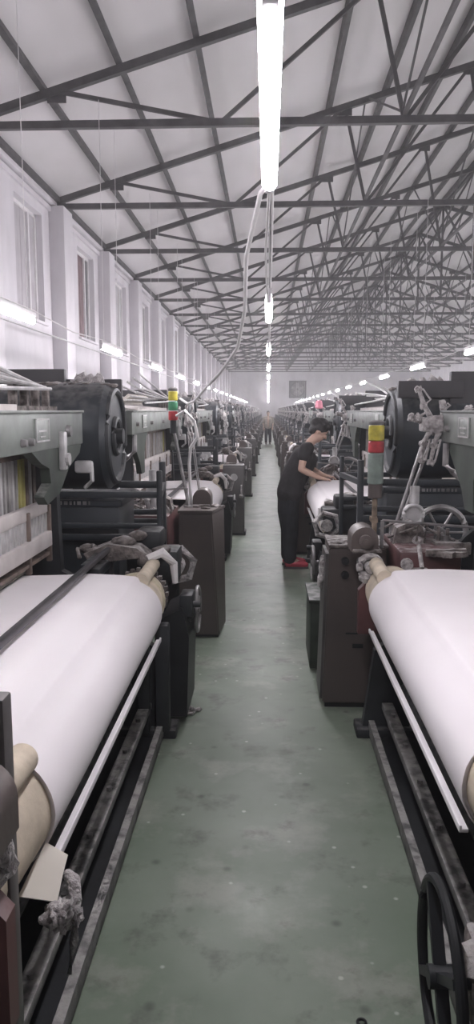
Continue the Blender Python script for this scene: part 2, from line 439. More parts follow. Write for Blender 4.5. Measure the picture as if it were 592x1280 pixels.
for x, nm in lrows[:4]:
    pts = []
    for k in range(LN):
        y = LY0 + LB * k; pts += [(x + 0.012, y - 0.6, 2.535), (x + 0.012, y + 0.6, 2.535), (x + 0.012, y + 1.9, 2.49)]
    m = MB(); m.tube(pts[:-1], 0.006, 5)
    tag(m.build('lamp_wire', 'cable_white'), 'thin pale wire linking the tube lamps %s' % nm, 'wire')
# conduit rod along the left wall
m = MB(); m.cyl((XL + 0.31, 4.0, 2.92), (XL + 0.31, Y1, 2.92), 0.014, n=6)
tag(m.build('wall_conduit', 'rod'), 'thin horizontal conduit running along the white left wall', 'conduit')
# exhaust fan in the far wall
t = thing('exhaust_fan', 'dark square exhaust fan high in the far end wall', 'fan', (2.87, Y1 - 0.2, 3.75))
m = MB()
for a in (0, 1, 2, 3):
    R = Matrix.Rotation(a * PI / 2, 4, 'Y'); m.box(-0.84, 0.84, -0.05, 0.2, 0.70, 0.84, 0.01, R)
m.ring((0, 0.0, 0), (0, 1, 0), 0.68, 0.05); m.build('frame', 'fan_dark', t)
m = MB(); m.box(-0.72, 0.72, 0.12, 0.19, -0.72, 0.72); m.build('back_panel', 'shutter_dark', t)
for k in range(5):
    m = MB(); R = Matrix.Rotation(2 * PI * k / 5, 4, 'Y') @ Matrix.Translation((0, 0.03, 0.36)) @ Matrix.Rotation(0.5, 4, 'Z')
    m.box(-0.13, 0.13, -0.01, 0.01, -0.28, 0.28, 0.004, R); m.build('blade', 'steel', t)
m = MB(); m.cyl((0, -0.05, 0), (0, 0.11, 0), 0.10); m.build('hub', 'fan_dark', t)

# ------------------------------------------------------------------ the loom, built in (u, a, z): u out from the aisle centre, a along the aisle
U0 = 1.2
def cv(v): return Vector((U0 - v.x, v.y, v.z))
def make_loom():
    t = thing('loom', None, 'loom')
    P = lambda mb, nm, mt, par=t, sm=35: mb.build(nm, mt, par, cv, sm)
    # cast end frames
    prof = [(0.50, 0.0), (0.74, 0.0), (0.76, 0.10), (0.72, 0.30), (0.86, 0.46), (1.45, 0.46), (1.80, 0.26), (1.82, 0.0), (2.08, 0.0), (2.10, 0.5),
            (2.14, 0.98), (1.92, 1.02), (1.42, 0.96), (1.36, 1.52), (1.08, 1.52), (1.06, 0.88), (0.90, 0.80), (0.82, 0.82), (0.75, 0.79), (0.76, 0.60), (0.56, 0.46)]
    for a in (-1.31, 1.25):
        m = MB(); m.prism(prof, 'y', a, a + 0.06); f = P(m, 'side_frame', 'iron', sm=0)
        for q0, q1 in ((0.47, 0.78), (1.78, 2.12)):
            m = MB(); m.box(q0, q1, a - 0.05, a + 0.11, 0, 0.05, 0.01); P(m, 'foot', 'iron', f)
    # streaked post by the roll end
    m = MB(); m.box(0.50, 0.57, 1.17, 1.24, 0.05, 0.62, 0.008); P(m, 'post', 'iron')
    m = MB(); m.box(0.60, 0.66, 1.15, 1.21, 0.05, 0.62, 0.008); P(m, 'post', 'iron')
    # rails on the floor side
    m = MB(); m.box(0.535, 0.56, -1.24, 1.24, 0.015, 0.075, 0.004); m.box(0.535, 0.565, -1.24, 1.24, 0.075, 0.085); P(m, 'tie_rail', 'rail_dust')
    m = MB(); m.box(0.60, 0.66, -1.24, 1.24, 0.15, 0.185, 0.006); m.box(0.635, 0.66, -1.24, 1.24, 0.06, 0.15); P(m, 'tie_rail', 'rail_dust')
    for k in range(7):
        m = MB(); a = -1.05 + 0.34 * k; m.cyl((0.630, a, 0.184), (0.630, a, 0.20), 0.012, n=8); P(m, 'bolt', 'steel')
    m = MB(); m.cyl((0.72, -1.24, 0.27), (0.72, 1.24, 0.27), 0.022, n=10); P(m, 'cross_pipe', 'iron')
    m = MB(); m.cyl((0.80, -1.24, 0.42), (0.80, 1.24, 0.42), 0.03, n=10); P(m, 'treadle_shaft', 'iron')
    m = MB(); m.box(0.58, 1.95, -1.24, 1.24, 0.004, 0.012); P(m, 'dark_underlay', 'iron_plain')  # added dark sheet, blackens the grimy floor seen between the rails
    # dark belly
    m = MB(); m.box(0.86, 1.02, -1.24, 1.24, 0.10, 0.80, 0.02); m.box(1.02, 1.85, -1.24, 1.24, 0.10, 0.46, 0.02); P(m, 'belly_casing', 'iron_plain')
    # breast beam
    m = MB(); m.box(0.793, 0.817, -1.30, 1.40, 0.990, 1.016, 0.006); m.box(0.795, 0.815, -1.30, -1.26, 0.78, 0.992); m.box(0.795, 0.815, 1.26, 1.30, 0.78, 0.992); P(m, 'breast_beam', 'dark_bar')
    m = MB(); m.box(0.80, 0.90, 0.98, 1.42, 0.90, 0.95, 0.01); m.box(0.84, 0.87, 0.9, 1.4, 0.955, 0.985); P(m, 'temple_bar', 'blue_iron')
    # cloth from the fell, over the beam and round the roll
    cu, czz, R = 0.63, 0.785, 0.150
    prof = [(1.12, 0.950), (1.02, 0.953), (0.92, 0.957), (0.86, 0.959), (0.81, 0.960), (0.74, 0.959), (0.67, 0.956), (0.60, 0.950), (0.587, 0.945)]
    for d in range(110, 305, 10):
        an = math.radians(d); prof.append((cu + R * math.cos(an), czz + R * math.sin(an)))
    rows = []
    NA = 24
    for i, (u, z) in enumerate(prof):
        row = []
        for j in range(NA + 1):
            a = -0.94 + 1.76 * j / NA
            w = 0.0025 * noise.noise(Vector((u * 7, a * 2.2, z * 7)))
            row.append((u + w, a + 0.006 * noise.noise(Vector((i * 0.7, j * 3.0, 1))) * (1 if j in (0, NA) else 0), z + w))
        rows.append(row)
    m = MB(); m.sheet(rows, 0.004); cl = P(m, 'cloth', 'cloth', sm=50)
    # wound cloth inside, its pale selvedge ends
    m = MB(); m.cyl((cu, -0.935, czz), (cu, 0.815, czz), R - 0.004, n=40); P(m, 'wound_roll', 'cloth_edge')
    m = MB(); m.lathe((cu, 0, czz), (0, 1, 0), [(-1.245, 0.115), (-1.24, 0.128), (-0.94, 0.139), (0.82, 0.139), (0.98, 0.132), (1.12, 0.122), (1.14, 0.10)], 36); P(m, 'roll_core', 'core')
    m = MB()
    m.lathe((cu, 0, czz), (0, 1, 0), [(0.985, 0.125), (1.0, 0.139), (1.04, 0.137), (1.08, 0.128), (1.10, 0.10)], 30); P(m, 'lint_collar', 'core_lint')
    m = MB(); m.cyl((0.552, -1.22, 0.925), (0.552, -0.935, 0.917), 0.036, n=20); P(m, 'press_roller', 'core')
    m = MB(); m.cyl((0.575, 0.825, 0.925), (0.575, 1.2, 0.93), 0.034, n=20); P(m, 'press_roller', 'core')
    # white strip under the roll
    m = MB(); m.box(0.486, 0.506, -0.93, 0.80, 0.652, 0.662, 0.002); m.box(0.482, 0.490, -0.93, 0.80, 0.652, 0.672, 0.002); P(m, 'cloth_guide', 'white_paint')
    # gear on the roll end
    m = MB(); m.lathe((cu, 1.15, czz), (0, 1, 0), [(0, 0.03), (0, 0.12), (0.03, 0.12), (0.03, 0.03)], 30)
    for k in range(26):
        an = 2 * PI * k / 26; m.box(cu + 0.125 * math.cos(an) - 0.009, cu + 0.125 * math.cos(an) + 0.009, 1.15, 1.18, czz + 0.125 * math.sin(an) - 0.009, czz + 0.125 * math.sin(an) + 0.009)
    m.cyl((cu, 1.1, czz), (cu, 1.45, czz), 0.03); P(m, 'gear_wheel', 'lint_brown')
    # bearing bracket by the near end of the roll
    m = MB(); m.prism([(0.47, 0.55), (0.74, 0.55), (0.74, 0.80), (0.70, 0.88), (0.56, 0.88), (0.47, 0.78)], 'y', -1.30, -1.25); P(m, 'bearing_plate', 'red_brown')
    # lint covered brake box and casting at the far end
    m = MB(); m.box(0.47, 0.74, 1.34, 1.56, 0.80, 0.97, 0.015, None); m.box(0.56, 0.70, 1.38, 1.58, 0.97, 1.07, 0.02)
    bx = P(m, 'brake_box', 'iron')
    m = MB(); m.prism([(0.60, 0.965), (0.90, 0.93), (0.93, 0.98), (0.80, 1.03), (0.66, 1.01)], 'y', 1.20, 1.36); P(m, 'casting', 'lint_brown', bx)
    m = MB(); m.ring((0.50, 1.575, 0.85), (0, 1, 0), 0.095, 0.022, 6, 8); m.cyl((0.50, 1.5, 0.85), (0.50, 1.60, 0.85), 0.045, n=12); P(m, 'lint_ring', 'lint', bx)
    m = MB()
    for (u, a, z, r) in ((0.74, 1.28, 1.03, 0.05), (0.68, 1.36, 1.05, 0.04), (0.88, 1.25, 0.98, 0.04), (0.60, 1.2, 0.95, 0.045), (0.55, 1.3, 0.98, 0.04), (0.93, 1.32, 0.985, 0.035)):
        m.lump((u, a, z), r, 0.35, 2, (1.3, 1, 0.7))
    for k in range(5): m.tube([(0.95 - 0.08 * k, 1.2, 0.96), (0.98 - 0.08 * k, 1.28, 0.99 + 0.02 * (k % 2)), (0.93 - 0.08 * k, 1.36, 0.95)], 0.011, 6)
    P(m, 'lint', 'lint_brown', bx, 60)
    m = MB(); m.tube([(0.60, 1.16, 0.965), (0.53, 1.2, 0.99), (0.475, 1.22, 0.93), (0.468, 1.22, 0.83)], [0.02, 0.026, 0.022, 0.015], 8); P(m, 'rag', 'cloth_edge', bx)
    # black gear cover with handwheel
    m = MB(); m.prism([(0.43, 0.06), (0.56, 0.06), (0.565, 0.60), (0.45, 0.66), (0.415, 0.5)], 'y', 1.36, 1.78); gb = P(m, 'gear_cover', 'iron_plain', sm=0)
    m = MB(); m.ring((0.395, 1.66, 0.58), (1, 0, 0), 0.125, 0.012); 
    for k in range(3):
        an = 2 * PI * k / 3 + 0.4; m.cyl((0.398, 1.66, 0.58), (0.398, 1.66 + 0.125 * math.cos(an), 0.58 + 0.125 * math.sin(an)), 0.009, n=8)
    m.cyl((0.385, 1.66, 0.58), (0.46, 1.66, 0.58), 0.022); P(m, 'handwheel', 'steel', gb)
    m = MB(); m.lump((0.44, 1.5, 0.60), 0.05, 0.4); m.box(0.40, 0.47, 1.40, 1.56, 0.60, 0.72, 0.01); m.cyl((0.42, 1.45, 0.66), (0.36, 1.45, 0.66), 0.018); P(m, 'ratchet', 'iron', gb)
    # arch beam
    m = MB(); m.box(0.98, 1.05, -1.78, 1.46, 1.525, 1.695, 0.008); m.box(0.97, 1.06, -1.78, 1.46, 1.688, 1.70, 0.003); ab = P(m, 'arch_beam', 'green_paint')
    for a0 in (0.62, -1.35):
        m = MB(); m.box(0.972, 0.981, a0, a0 + 0.19, 1.565, 1.665, 0.002); npl = P(m, 'nameplate', 'plate', ab)
        m = MB()
        for e in ((a0, a0 + 0.19, 1.565, 1.572), (a0, a0 + 0.19, 1.658, 1.665), (a0, a0 + 0.006, 1.565, 1.665), (a0 + 0.184, a0 + 0.19, 1.565, 1.665), (a0 + 0.03, a0 + 0.15, 1.608, 1.616), (a0 + 0.05, a0 + 0.13, 1.585, 1.59)):
            m.box(0.969, 0.973, *e)
        P(m, 'border', 'rod', npl)
    for a in (-1.6, -0.9, -0.2, 0.45, 0.55, 1.14):
        m = MB(); zb = 1.60 - 0.03 * (0.4 < a < 1); rb = 0.032 if a > 1 else 0.018
        m.cyl((0.958, a, zb), (0.982, a, zb), rb * 0.8, rb, n=12); P(m, 'bolt', 'steel', ab)
    # gussets under both ends
    m = MB(); m.prism([(0.58, 1.53), (1.44, 1.53), (1.40, 1.48), (1.18, 1.42), (1.00, 1.31), (0.80, 1.28), (0.74, 1.32), (0.86, 1.37), (0.84, 1.44), (0.72, 1.47)], 'x', 0.985, 1.03); P(m, 'gusset', 'dark_green', sm=0)
    m = MB(); m.prism([(-0.95, 1.53), (-1.70, 1.53), (-1.62, 1.46), (-1.36, 1.30), (-1.28, 1.20), (-1.12, 1.20), (-1.14, 1.36), (-1.05, 1.46)], 'x', 1.0, 1.04); P(m, 'gusset', 'dark_green', sm=0)
    m = MB(); m.tube([(0.985, -1.66, 1.52), (0.985, -1.67, 1.40), (1.03, -1.68, 1.36), (1.25, -1.70, 1.18), (1.30, -1.70, 1.1)], 0.018, 8); P(m, 'conduit', 'steel')
    m = MB(); m.box(0.955, 0.985, 1.0, 1.05, 1.42, 1.60, 0.006); m.cyl((0.94, 1.03, 1.47), (0.96, 1.03, 1.47), 0.03, n=10); P(m, 'bracket', 'rod')
    # heald frames
    for k in range(4):
        u = 1.135 + 0.055 * k; dz = (0.02, -0.03, 0.03, 0.0)[k]
        m = MB(); m.box(u - 0.012, u + 0.012, -1.16, 1.08, 1.46 + dz, 1.50 + dz); m.box(u - 0.012, u + 0.012, -1.16, 1.08, 1.12 + dz, 1.16 + dz)
        m.box(u - 0.012, u + 0.012, -1.17, -1.14, 1.12 + dz, 1.50 + dz); m.box(u - 0.012, u + 0.012, 1.05, 1.08, 1.12 + dz, 1.50 + dz)
        hf = P(m, 'heald_frame', 'heald_brown', sm=0)
        m = MB(); rnd = random.Random(k)
        for j in range(44):
            a = -1.12 + 2.14 * j / 43; m.mi = (2 if j in (39, 40) else rnd.choice((0, 0, 1, 1, 3))) if k == 0 else rnd.choice((0, 0, 1))
            m.box(u - 0.018, u - 0.010, a, a + 0.026, 1.16 + dz, 1.46 + dz)
        P(m, 'heald_slats', ['heald_brown', 'heald_grey', 'heald_yellow', 'rod'], hf, 0)
    # sley with reed
    m = MB(); m.box(1.085, 1.115, -1.2, 1.14, 1.20, 1.265, 0.008); m.box(1.095, 1.12, -1.2, 1.14, 1.11, 1.20); m.box(1.068, 1.12, -1.2, 1.14, 1.035, 1.11, 0.006)
    sl = P(m, 'sley', 'wood_white')
    pts = []
    for j in range(46):
        a = -1.16 + 2.26 * j / 45; pts += [(1.088, a), (1.088, a + 0.024), (1.095, a + 0.026), (1.095, a + 0.048)]
    m = MB(); m.prism(pts + [(1.099, 1.13), (1.099, -1.16)], 'z', 1.11, 1.2)
    P(m, 'reed', 'rod', sl, 0)
    m = MB(); m.box(1.08, 1.12, -1.22, 1.16, 0.99, 1.005)
    for a in (-0.9, -0.3, 0.3, 0.8, 1.13): m.box(1.075, 1.10, a, a + 0.03, 0.955, 1.24, 0.004)
    P(m, 'sley_sword', 'heald_brown', sl)
    # jack levers above the arch
    for k in range(9):
        m = MB(); a1 = 1.02 - 0.03 * (k % 3)
        m.tube([(0.99 + 0.035 * k, -1.1 + 0.06 * k, 1.76 + 0.03 * ((k * 4) % 9)), (1.01 + 0.03 * k, 0.1, 1.78 + 0.016 * ((k * 4) % 9)), (1.02 + 0.015 * k, a1, 1.80 + 0.004 * k)], 0.009, 6)
        P(m, 'jack_lever', 'rod')
    m = MB()
    for k in range(16): m.bar((1.06, -1.0 + 0.1 * k, 1.715), (1.30, -0.92 + 0.1 * k, 1.74), 0.02, 0.016)
    m.box(1.05, 1.07, -1.1, 0.62, 1.70, 1.725); m.box(1.29, 1.31, -1.1, 0.62, 1.70, 1.755); P(m, 'lever_rack', 'wood_white')
    m = MB()
    for k in range(10): m.box(1.10 + 0.02 * (k % 3), 1.13 + 0.02 * (k % 3), 0.75 + 0.055 * k, 0.785 + 0.055 * k, 1.70, 1.83 - 0.03 * (k % 2))
    m.box(1.08, 1.2, 0.7, 1.34, 1.70, 1.72); P(m, 'jack_block', 'lint_brown')
    # drive head at the far end: dark drum under a panel
    m = MB(); m.lathe((0.90, 1.92, 1.55), (1, 0, 0), [(0, 0.05), (0, 0.285), (0.03, 0.31), (1.15, 0.31), (1.18, 0.285), (1.18, 0.05)], 40); dr = P(m, 'warp_drum', 'blue_iron')
    m = MB(); m.ring((0.90, 1.92, 1.55), (1, 0, 0), 0.265, 0.022, 30); m.ring((0.895, 1.92, 1.55), (1, 0, 0), 0.10, 0.02, 20)
    m.cyl((0.85, 1.92, 1.55), (0.92, 1.92, 1.55), 0.045); P(m, 'end_disc', 'iron', dr)
    m = MB()
    for k in range(20): m.lump((0.94 + 0.058 * k, 1.92 + 0.02 * math.sin(k * 2.1), 1.845), 0.05, 0.5, 2, (1.1, 1.7, 0.4), k)
    P(m, 'lint', 'lint_brown', dr, 60)
    m = MB(); m.box(0.84, 2.1, 1.68, 2.18, 0.40, 1.21, 0.02); m.box(0.82, 2.1, 1.665, 2.195, 1.16, 1.20, 0.006); dc = P(m, 'drive_casing', 'blue_iron')
    rnd = random.Random(3)
    for side in (1.664, 2.196):
        m = MB(); a = 1.0
        while a < 1.3:
            w = rnd.choice((0.008, 0.012, 0.02)); m.box(a, a + w, side - 0.003, side + 0.003, 1.172, 1.192); a += w + 0.012
        P(m, 'lettering', 'steel', dc, 0)
    m = MB(); m.box(0.90, 1.32, 2.14, 2.18, 1.78, 1.89, 0.006); m.box(1.24, 2.1, 2.10, 2.16, 1.6, 1.95, 0.006); P(m, 'back_panel', 'fan_dark')
    m = MB()
    for k in range(6): m.lump((1.02 + 0.03 * k, 2.02 + 0.02 * k, 1.86 - 0.02 * (k % 2)), 0.05, 0.45, 2, (0.8, 1, 1.4), k + 40)
    P(m, 'dust_rag', 'lint', sm=60)
    m = MB(); m.cyl((1.0, 1.70, 1.40), (1.0, 1.56, 1.40), 0.025, n=12); m.box(0.95, 1.05, 1.53, 1.57, 1.36, 1.43, 0.015); m.tube([(0.96, 1.55, 1.40), (0.955, 1.54, 1.32), (1.0, 1.56, 1.28)], 0.012, 7); P(m, 'valve', 'rod')
    # guard rail past the drive head
    m = MB()
    m.box(0.645, 0.685, 2.20, 2.24, 0.03, 1.38, 0.006); m.box(1.98, 2.02, 2.22, 2.26, 0.03, 1.38, 0.006)
    m.box(0.60, 0.73, 2.15, 2.30, 0, 0.03, 0.005); m.box(1.93, 2.07, 2.16, 2.31, 0, 0.03, 0.005)
    for z, h in ((1.235, 0.045), (1.06, 0.035), (0.995, 0.045)): m.box(0.66, 2.0, 2.205, 2.235, z - h / 2, z + h / 2, 0.006)
    m.box(0.585, 0.615, 1.61, 1.64, 0.03, 1.37, 0.006); m.box(1.98, 2.02, 1.60, 1.64, 0.03, 1.37, 0.006)
    m.box(0.57, 0.64, 1.585, 1.665, 0, 0.03, 0.005)
    for z, h in ((1.235, 0.035), (1.06, 0.03), (0.995, 0.035)): m.box(0.61, 2.0, 1.612, 1.638, z - h / 2, z + h / 2, 0.005)
    for u in (0.60, 2.0): m.bar((u, 1.63, 1.235), (u + 0.06 * (u < 1), 2.22, 1.235), 0.03, 0.035)
    P(m, 'guard_rail', 'blue_iron')
    # near end: brake cap, gear case, flywheels, linkage clutter
    m = MB(); n = 14
    cap = [(0.435, 0.97), (0.575, 0.97)] + [(0.505 + 0.07 * math.cos(PI * k / n), 1.03 + 0.07 * math.sin(PI * k / n)) for k in range(n + 1)]
    m.prism(cap, 'y', -1.50, -1.31); m.cyl((0.505, -1.30, 1.03), (0.505, -1.27, 1.03), 0.034, n=16); m.cyl((0.505, -1.27, 1.03), (0.505, -1.255, 1.03), 0.016, n=10); bc = P(m, 'brake_cap', 'brown_cab', sm=40)
    m = MB(); m.ring((0.53, -1.275, 0.90), (0, 1, 0), 0.055, 0.018); m.cyl((0.53, -1.31, 0.90), (0.53, -1.22, 0.90), 0.03); m.lump((0.50, -1.24, 0.85), 0.03, 0.4); P(m, 'lint_ring', 'lint', bc)
    m = MB(); m.box(0.695, 1.02, -1.98, -1.36, 0.62, 0.965, 0.02); gc = P(m, 'gear_case', 'red_brown')
    m = MB(); m.cyl((0.73, -1.36, 0.90), (0.73, -1.33, 0.90), 0.032, n=14); m.cyl((0.80, -1.40, 0.99), (0.80, -1.30, 0.89), 0.012, n=8); m.box(0.76, 0.84, -1.38, -1.33, 0.83, 0.88, 0.006); P(m, 'handle', 'lint', gc)
    m = MB(); m.ring((1.01, -1.85, 0.99), (0, 1, 0), 0.15, 0.018, 32)
    for k in range(6):
        an = PI * k / 3; m.cyl((1.01, -1.85, 0.99), (1.01 + 0.15 * math.cos(an), -1.85, 0.99 + 0.15 * math.sin(an)), 0.008, n=6)
    m.cyl((1.01, -1.9, 0.99), (1.01, -1.75, 0.99), 0.03); P(m, 'flywheel', 'steel')
    m = MB(); m.lathe((1.30, -1.62, 0.80), (0, 1, 0), [(0, 0.05), (0.01, 0.22), (0, 0.27), (0, 0.30), (0.05, 0.30), (0.05, 0.27), (0.03, 0.24), (0.03, 0.05), (0.06, 0.04), (0.06, 0.01)], 40); P(m, 'belt_wheel', 'iron_plain')
    m = MB(); m.cyl((0.83, -1.80, 1.11), (0.83, -1.74, 1.11), 0.055, n=20); m.ring((0.83, -1.735, 1.11), (0, 1, 0), 0.055, 0.012, 20); m.cyl((0.83, -1.80, 1.11), (0.83, -1.80, 0.95), 0.02)
    m.cyl((0.84, -1.77, 1.17), (0.84, -1.77, 1.27), 0.028, n=12); P(m, 'gauge', 'rod')
    rnd = random.Random(11)
    m = MB(); m.box(0.92, 1.12, -1.68, -1.56, 0.91, 0.98, 0.01); m.cyl((1.0, -1.62, 0.97), (1.0, -1.62, 1.05), 0.01); m.cyl((0.95, -1.62, 0.97), (0.95, -1.62, 1.06), 0.01); P(m, 'shuttle_box', 'lint_brown')
    m = MB(); m.bar((0.84, -1.36, 0.955), (0.99, -1.18, 0.985), 0.04, 0.025); m.bar((0.82, -1.31, 0.975), (1.02, -1.29, 0.985), 0.03, 0.02); m.bar((0.92, -1.2, 0.985), (0.86, -1.02, 1.01), 0.045, 0.025); P(m, 'picker_arm', 'lint_brown')
    m = MB(); m.prism([(0.70, 0.96), (0.88, 0.96), (0.86, 1.06), (0.80, 1.09), (0.72, 1.05)], 'y', -1.75, -1.62); P(m, 'cover_plate', 'lint_brown')
    m = MB(); m.box(0.44, 0.59, -1.52, -1.29, 0.967, 0.985, 0.006); P(m, 'bed_plate', 'lint_brown')
    for k in range(22):
        u = rnd.uniform(0.71, 1.0); a = rnd.uniform(-1.95, -1.55); z = 0.965; m = MB()
        if k % 3 == 0: m.lump((u, a, z + 0.01), rnd.uniform(0.02, 0.04), 0.45, 2, seed=k); P(m, 'lint', 'lint', gc)
        elif k % 3 == 1: m.tube([(u, a, z - 0.01), (u + rnd.uniform(-.05, .05), a + rnd.uniform(-.1, .1), z + rnd.uniform(.04, .12)), (u + rnd.uniform(-.14, .14), a + rnd.uniform(-.15, .15), z + 0.02)], 0.009, 6); P(m, 'linkage_rod', 'lint_brown', gc)
        else: m.cyl((u, a, z - 0.01), (u, a, z + rnd.uniform(.03, .08)), rnd.uniform(.012, .028), n=10); P(m, 'stud', 'steel', gc)
    m = MB(); m.tube([(0.62, -1.5, 1.11), (1.3, -1.5, 1.06), (2.0, -1.5, 1.02)], 0.008, 6); m.tube([(0.62, -1.5, 1.11), (0.62, -1.5, 0.96)], 0.01, 6); P(m, 'stop_rod', 'steel')
    # back: warp beam, back rest and warp sheet
    m = MB(); m.cyl((1.98, -1.0, 0.58), (1.98, 1.0, 0.58), 0.26, n=32); wb = P(m, 'warp_beam', 'yarn')
    for a in (-1.05, 1.0):
        m = MB(); m.cyl((1.98, a, 0.58), (1.98, a + 0.05, 0.58), 0.34, n=32); P(m, 'flange', 'iron', wb)
    m = MB(); m.cyl((2.05, -1.24, 1.02), (2.05, 1.24, 1.02), 0.06, n=18); P(m, 'back_rest', 'steel')
    m = MB(); m.sheet([[(1.12, -0.89, 0.954), (1.12, 0.93, 0.954)], [(1.35, -0.9, 1.05), (1.35, 0.93, 1.05)], [(2.05, -0.95, 1.085), (2.05, 0.95, 1.085)], [(2.20, -0.96, 0.7), (2.20, 0.96, 0.7)]], 0.003); P(m, 'warp_sheet', 'yarn')
    m = MB(); m.box(1.40, 1.66, 0.2, 1.25, 1.50, 1.78, 0.01); m.prism([(1.66, 1.62), (1.36, 1.86), (1.34, 1.84), (1.64, 1.60)], 'y', 0.15, 1.28); P(m, 'dobby_box', 'yarn')
    return t

def cab_left():
    """wedge of sheet steel wider at the foot; origin at its base"""
    t = thing('control_cabinet', None, 'cabinet')
    m = MB()
    bot = [(-0.26, 0), (0.04, 0), (0.07, 0.36), (-0.26, 0.36)]; top = [(-0.26, 0.01), (-0.015, 0.01), (0.06, 0.355), (-0.26, 0.355)]
    V0 = [m.bm.verts.new((x, y, 0.02)) for x, y in bot]; V1 = [m.bm.verts.new((x, y, 0.95)) for x, y in top]
    m.bm.faces.new(V0); m.bm.faces.new(V1)
    for i in range(4): m.bm.faces.new((V0[i], V0[(i + 1) % 4], V1[(i + 1) % 4], V1[i]))
    bmesh.ops.bevel(m.bm, geom=m.bm.edges[:], offset=0.01, segments=2, affect='EDGES')
    m.build('body', 'brown_cab', t)
    m = MB(); m.prism([(-0.265, 0.0), (-0.01, 0.0), (0.065, 0.36), (-0.265, 0.36)], 'z', 0.945, 0.965)
    for (x, y, r) in ((-0.15, 0.2, 0.03), (0.0, 0.25, 0.03), (-0.22, 0.28, 0.03), (-0.07, 0.12, 0.025)): m.lump((x, y, 0.97), r, 0.4, 2, (1.4, 1.2, 0.5))
    m.build('top_cover', 'brown_cab', t)
    m = MB(); m.box(-0.25, 0.03, 0.02, 0.34, 0, 0.03); m.build('plinth', 'iron_plain', t)
    return t
def cab_left_plain():
    t = thing('control_cabinet', None, 'cabinet')
    m = MB(); m.box(-0.21, 0.075, 0, 0.36, 0.04, 0.965, 0.012); m.build('body', 'grey_cab', t)
    m = MB(); m.box(-0.195, 0.06, -0.008, 0.002, 0.08, 0.93, 0.004); d = m.build('door', 'grey_cab', t)
    m = MB(); m.cyl((-0.06, -0.008, 0.80), (-0.06, -0.014, 0.80), 0.05, n=20); m.build('badge', 'rod', d)
    m = MB(); m.box(0.03, 0.05, -0.045, -0.008, 0.56, 0.70, 0.005); m.lump((0.04, -0.03, 0.55), 0.03, 0.3); m.build('handle', 'lint', d)
    m = MB(); m.box(-0.22, 0.10, 0.01, 0.36, 0, 0.045, 0.01); m.build('plinth', 'iron_plain', t)
    return t
def cab_right():
    t = thing('control_cabinet', None, 'cabinet')
    m = MB()
    V0 = [m.bm.verts.new((x, y, 0.03)) for x, y in ((-0.135, 0), (0.21, 0), (0.21, 0.33), (-0.135, 0.33))]
    V1 = [m.bm.verts.new((x, y, 0.94)) for x, y in ((-0.108, 0), (0.21, 0), (0.21, 0.33), (-0.108, 0.33))]
    m.bm.faces.new(V0); m.bm.faces.new(V1)
    for i in range(4): m.bm.faces.new((V0[i], V0[(i + 1) % 4], V1[(i + 1) % 4], V1[i]))
    bmesh.ops.bevel(m.bm, geom=m.bm.edges[:], offset=0.008, segments=2, affect='EDGES'); m.build('body', 'brown_cab', t)
    m = MB(); m.prism([(-0.150, 0.05), (-0.128, 0.05), (-0.105, 0.90), (-0.126, 0.90)], 'y', 0.02, 0.31); m.build('side_door', 'grey_cab', t)
    m = MB(); m.box(-0.113, 0.22, -0.01, 0.34, 0.938, 0.955, 0.004)
    for k in range(7): m.lump((-0.06 + 0.035 * k, 0.06 + 0.05 * (k % 3), 0.955), 0.03, 0.4, 2, (1.5, 1.2, 0.4), k)
    m.build('top_cover', 'lint_brown', t)
    for x, z in ((-0.02, 0.865), (-0.02, 0.785), (0.065, 0.865)):
        m = MB(); m.cyl((x, 0.0, z), (x, -0.022, z), 0.022, n=16); m.cyl((x, -0.022, z), (x, -0.03, z), 0.014, n=12); m.build('button', 'iron_plain' if x < 0 else 'rod', t)
    m = MB(); m.box(0.03, 0.09, -0.006, 0.001, 0.36, 0.385); m.box(-0.01, 0.06, -0.004, 0.001, 0.44, 0.45); m.build('rating_plate', 'iron', t)
    m = MB(); m.box(-0.12, 0.16, 0.02, 0.31, 0, 0.035); m.build('plinth', 'iron_plain', t)
    m = MB(); m.lump((-0.135, 0.12, 0.79), 0.035, 0.5, 2, (0.7, 1, 2.2)); m.lump((-0.14, 0.20, 0.70), 0.03, 0.5, 2, (0.7, 1, 1.6)); m.build('lint', 'lint', t)
    return t
def signal(order, body):
    """stacked lamp on a tilted rod, origin at the foot of the rod"""
    t = thing('signal_light', None, 'signal light')
    if body == 'short':
        p0, p1 = Vector((0, 0, 0)), Vector((-0.13, 0.12, 0.60)); z = 0.66
        m = MB(); m.cyl(p0, p1, 0.013, n=8); m.cyl(p0, p0 + Vector((0, 0, 0.015)), 0.04, n=14); m.build('rod', 'steel', t)
        m = MB(); m.cyl(p1 - Vector((0, 0, 0.04)), p1 + Vector((0, 0, 0.08)), 0.025, n=12); m.build('socket', 'blue_iron', t)
        cx, cy = p1.x, p1.y; segs = [(c, z + 0.075 * k, 0.072) for k, c in enumerate(order)]; r = 0.036
    else:
        m = MB(); m.box(-0.02, 0.02, -0.02, 0.10, 0, 0.03); m.cyl((0, 0, -0.2), (0, 0, 0.24), 0.017, n=10); m.build('rod', 'pole_rust', t)
        m = MB(); m.cyl((0, 0, 0.16), (0, 0, 0.25), 0.045, n=14); m.build('socket', 'brown_cab', t)
        cx = cy = 0; segs = [('lens_clear', 0.25, 0.20), ('lens_red', 0.45, 0.075), ('lens_yellow', 0.525, 0.10)]; r = 0.05
    for c, zz, h in segs:
        m = MB(); m.lathe((cx, cy, zz), (0, 0, 1), [(0, r * 0.9), (0.006, r), (h - 0.008, r), (h - 0.003, r * 0.9)], 20); m.build('lens', c, t)
    ze = segs[-1][1] + segs[-1][2]
    m = MB(); m.lathe((cx, cy, ze), (0, 0, 1), [(0, r), (0.018, r), (0.028, r * 0.6)], 20); m.build('cap', 'grey_cab', t)
    return t
